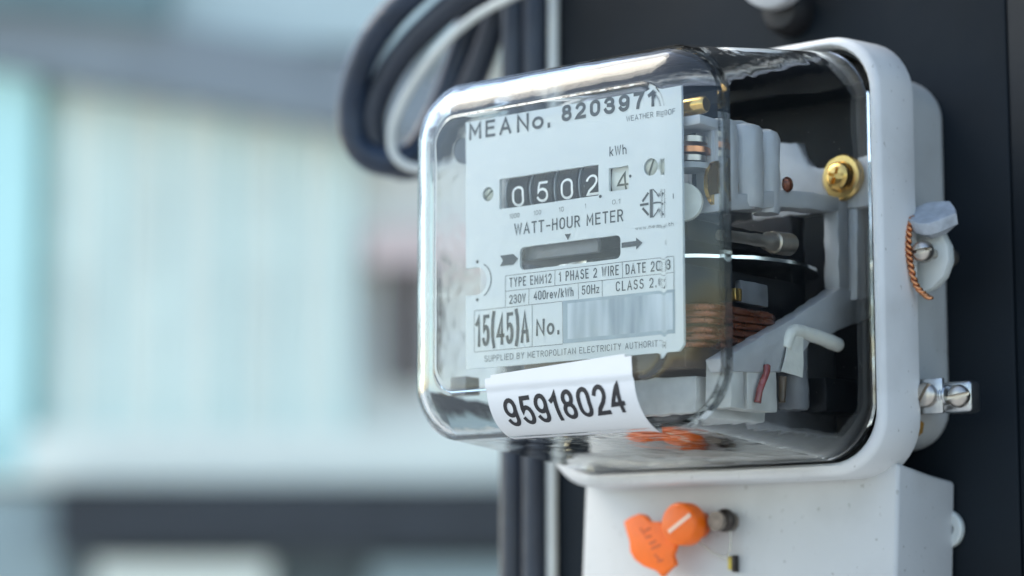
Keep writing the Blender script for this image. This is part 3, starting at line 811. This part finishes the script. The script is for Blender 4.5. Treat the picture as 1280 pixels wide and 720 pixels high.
# metal clamp on the base side, lower right
cb = box('clamp_bracket', 64.0, 77, 91, 92.6, -55, -43.6, 'zinc', mt, bev=0.5)
box('clamp_sleeve', 64.2, 76, 92.6, 106, -53.6, -45.2, 'zinc', cb, bev=1.6, seg=3)
slotted_screw('clamp_screw', (71.4, 91.2, -49.0), (0, -1, 0), 4.0, 3.2, 'nickel', cb, slot_dir=R(60), width=1.1)
slotted_screw('clamp_screw', (80.6, 95.6, -49.6), (0.25, -1, 0), 3.7, 3.8, 'nickel', cb, slot_dir=R(10), width=1.2)
box('clamp_tab', 74, 84.6, 95.4, 102, -54.6, -44.6, 'zinc', cb, bev=1.2, seg=3)
for k in range(4): lathe('thread', [(3.0, 0), (3.3, 0.45), (3.0, 0.9)], (73.6 + 1.0*k, 93.6, -49.2), (1, 0, 0), 'zinc', cb, n=20)
o = prism('rust_stain', [(93.5, -56.4), (97, -56.0), (100, -57.0), (99, -60.2), (96, -61.6), (94, -60.2)], 0, 64.7, 64.85, 'rust', mt)

# ------------------------------------------------------------------ seals that hang on the meter
ws = thing('wire_seal', 'grey crimped seal on twisted copper wire at the side screw', 'seal', (0.073, 0.088, 0.0))
ws_inv = Vector((73, 88, 0))
def under(o, root):
    o.parent = root; o.matrix_parent_inverse = Matrix.Translation(-root.location); return o
random.seed(3)
o = lathe('seal_cap', [(3.5, -2.4), (5.6, -0.6), (7.0, 0.6), (7.9, 1.2), (8.1, 4.6), (7.7, 5.2), (4.0, 5.0), (1.0, 4.6)], (74.8, 92.4, 5.4), (0.16, -0.62, 0.9), 'seal_grey', None, n=15, jit=0.10); under(o, ws)
for ph in (0, math.pi):
    pts = []
    base_path = spline([(69.8, 86.6, 8.5), (70.0, 84.6, 4.0), (70.2, 83.6, -2.0), (70.6, 84.2, -8.0), (71.6, 85.4, -14.0), (74.0, 87.0, -17.4), (75.4, 87.6, -18.4)], 10)
    for i, p in enumerate(base_path):
        a = i*0.95 + ph
        pts.append((p.x + 0.62*math.cos(a), p.y + 0.62*math.sin(a), p.z + 0.2*math.sin(a)))
    o = tube('twisted_wire', pts, 0.55, 'copper_wire', None, n=8, smooth_path=3); under(o, ws)

osl = thing('plastic_seal', 'bright orange two-lobed plastic seal hanging on the terminal cover screw', 'seal', (-0.015, 0.075, -0.090))
tagp = [(-36.63, -89.15), (-37.29, -86.96), (-34.2, -85.41), (-30.79, -84.42), (-28.09, -85.04), (-26.09, -87.24), (-22.73, -87.33), (-18.74, -88.5), (-15.46, -91.78), (-15.51, -96.04), (-16.86, -98.68), (-15.58, -101.89), (-18.24, -103.45), (-21.26, -106.08), (-23.57, -103.92), (-28.93, -102.25), (-32.63, -100.04), (-34.65, -97.31), (-34.95, -93.52)]
o = prism('seal_tag', tagp, 1, 73.0, 75.4, 'orange', None, bev=0.6, seg=3); under(o, osl); o['label'] = 'flat orange tag lobe'
cx, cz = (-12.71, -88.41)
o = lathe('seal_body', [(6.4, 0), (7.2, 0.6), (7.2, 5.6), (6.8, 6.4), (6.2, 6.7)], (cx, 77.4, cz), (0, -1, 0), 'orange', None, n=36); under(o, osl)
a = Vector((-16.27, -91.05)); b = Vector((-7.33, -85.44))
o = prism('seal_slit', stroke(a, b, 1.4), 1, 70.3, 70.9, 'seal_slit', None, bev=0.15); under(o, osl)
mk_ = [((-30.09, -89.33), (-28.08, -91.53)), ((-28.07, -90.46), (-25.7, -89.43)), ((-26.09, -94.8), (-23.4, -93.78)), ((-25.43, -96.42), (-21.41, -95.15)), ((-24.11, -98.32), (-22.12, -99.95)), ((-22.8, -100.74), (-20.46, -100.24)), ((-28.09, -92.61), (-25.39, -92.13))]
for a_, b_ in mk_:
    o = prism('moulded_mark', stroke(a_, b_, 0.8), 1, 72.85, 73.05, 'orange_dark', None); under(o, osl)
o = lathe('seal_stem', [(4.4, 0), (4.4, 5), (3.4, 6)], (cx + 0.8, 77.4, cz), (0.1, 1, 0), 'orange_dark', None, n=20); under(o, osl)
sx_, sz_ = (-0.38, -87.71)
o = tube('seal_line', [(cx + 2, 79, cz - 5), (cx + 8, 79.5, cz - 9.5), (sx_ + 1, 80, sz_ - 11.5), (sx_ + 2.2, 80.5, sz_ - 7), (sx_ + 1.6, 81, sz_)], 0.45, 'clear_line', None, n=8); under(o, osl)
# its screw on the terminal cover (part of the meter)
tsc = lathe('cover_screw', [(3.4, 0), (3.4, 3.0), (2.6, 3.4), (2.6, 7.0), (3.2, 7.2), (3.2, 9.2)], (sx_, 84.2, sz_), (0, -1, 0), 'dirty_screw', mt, n=22)
slotted_screw('screw_head', (sx_ + 0.6, 80.4, sz_ + 0.4), (0, -1, 0), 3.9, 2.6, 'dark_steel', tsc, slot_dir=R(70), width=1.1)
px_, pz_ = (1.25, -101.46)
box('wire_stub', px_ - 1.4, px_ + 0.4, 81.4, 83.6, pz_ - 2.2, pz_ + 2.2, 'yellow', mt, bev=0.4)
box('wire_stub', px_ + 0.5, px_ + 1.8, 80.8, 83.6, pz_ - 3.0, pz_ + 2.6, 'dark_steel', mt, bev=0.3)

# ------------------------------------------------------------------ cables beside and above the meter
c1 = tube('power_cable', [(-123, 116.5, -700), (-123, 116.5, -200), (-122.5, 116.5, 0), (-121.5, 116.5, 200), (-121, 116.5, 700)], 5.0, 'cable', None, n=18)
tag(c1, 'thick dark cable running straight down the left edge of the board', 'cable')
c2 = tube('power_cable', [(-113.2, 116.8, -700), (-113.2, 116.8, -200), (-112.4, 116.8, 0), (-112.0, 116.8, 200), (-112, 116.8, 700)], 4.6, 'cable', None, n=18)
tag(c2, 'dark vertical cable beside the thin pale wire on the board', 'cable')
c3 = tube('thin_wire', [(-106.2, 119.8, -700), (-106.4, 119.8, -100), (-105.2, 119.8, 120), (-105, 119.8, 700)], 2.1, 'cable_white', None, n=14)
tag(c3, 'thin pale grey wire running straight down the dark board', 'wire')

A = [(-105.95, 96, 148.81), (-129.2, 95, 134.7), (-144.77, 94, 126.47), (-160.62, 93, 117.44), (-174.15, 92, 105.92), (-182.68, 92, 92.69), (-186.98, 93, 80.54), (-186.57, 95, 68.86), (-181.05, 98, 60.89), (-172.39, 104, 58.46), (-168.2, 112, 64.59), (-163.86, 118, 77.24), (-157.68, 121, 94.09), (-151.01, 122, 111.15), (-144.34, 122, 129.6), (-139.38, 122, 161.38)]
c4 = tube('looped_cable', A, 5.8, 'cable_blue', None, n=18); tag(c4, 'dark blue scuffed outermost cable of the hanging loop', 'cable')
B = [(-89.03, 104, 144.25), (-111.82, 103, 128.87), (-130.34, 102, 121.17), (-147.61, 101, 112.39), (-163.52, 100, 101.88), (-175.43, 100, 89.79), (-180.94, 100, 77.63), (-181.4, 102, 66.69), (-176.77, 105, 59.14), (-169.32, 110, 57.35), (-162.89, 117, 63.38), (-155.07, 121, 79.13), (-146.78, 123, 94.46), (-138.51, 124, 112.78), (-132.74, 124, 128.01), (-129.44, 124, 159.91)]
c5 = tube('looped_cable', B, 5.4, 'cable', None, n=18); tag(c5, 'charcoal cable inside the outer blue one in the hanging loop', 'cable')
Wl = [(-63.2, 100, 123.17), (-88.94, 99, 116.54), (-107.63, 98, 113.36), (-126.84, 98, 108.42), (-143.96, 97, 98.32), (-158.94, 97, 84.66), (-168.25, 98, 72.38), (-169.94, 99, 63.17), (-166.19, 101, 56.94), (-159.24, 105, 54.45), (-150.3, 110, 55.67), (-137.27, 114, 56.56), (-119.56, 117, 51.69)]
c6 = tube('thin_wire', Wl, 1.75, 'cable_white', None, n=12); tag(c6, 'thin whitish wire on the inner side of the cable loop', 'wire')

# fastener on the board above the meter
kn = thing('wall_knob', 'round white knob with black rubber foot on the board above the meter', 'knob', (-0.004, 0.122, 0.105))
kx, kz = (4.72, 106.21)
o = lathe('knob_cap', [(6, 0), (13.5, 0.6), (14.5, 3), (14.0, 7), (11, 9.5), (6, 10.6)], (kx, 112, kz), (0, -1, 0), 'porcelain', None, n=40); under(o, kn)
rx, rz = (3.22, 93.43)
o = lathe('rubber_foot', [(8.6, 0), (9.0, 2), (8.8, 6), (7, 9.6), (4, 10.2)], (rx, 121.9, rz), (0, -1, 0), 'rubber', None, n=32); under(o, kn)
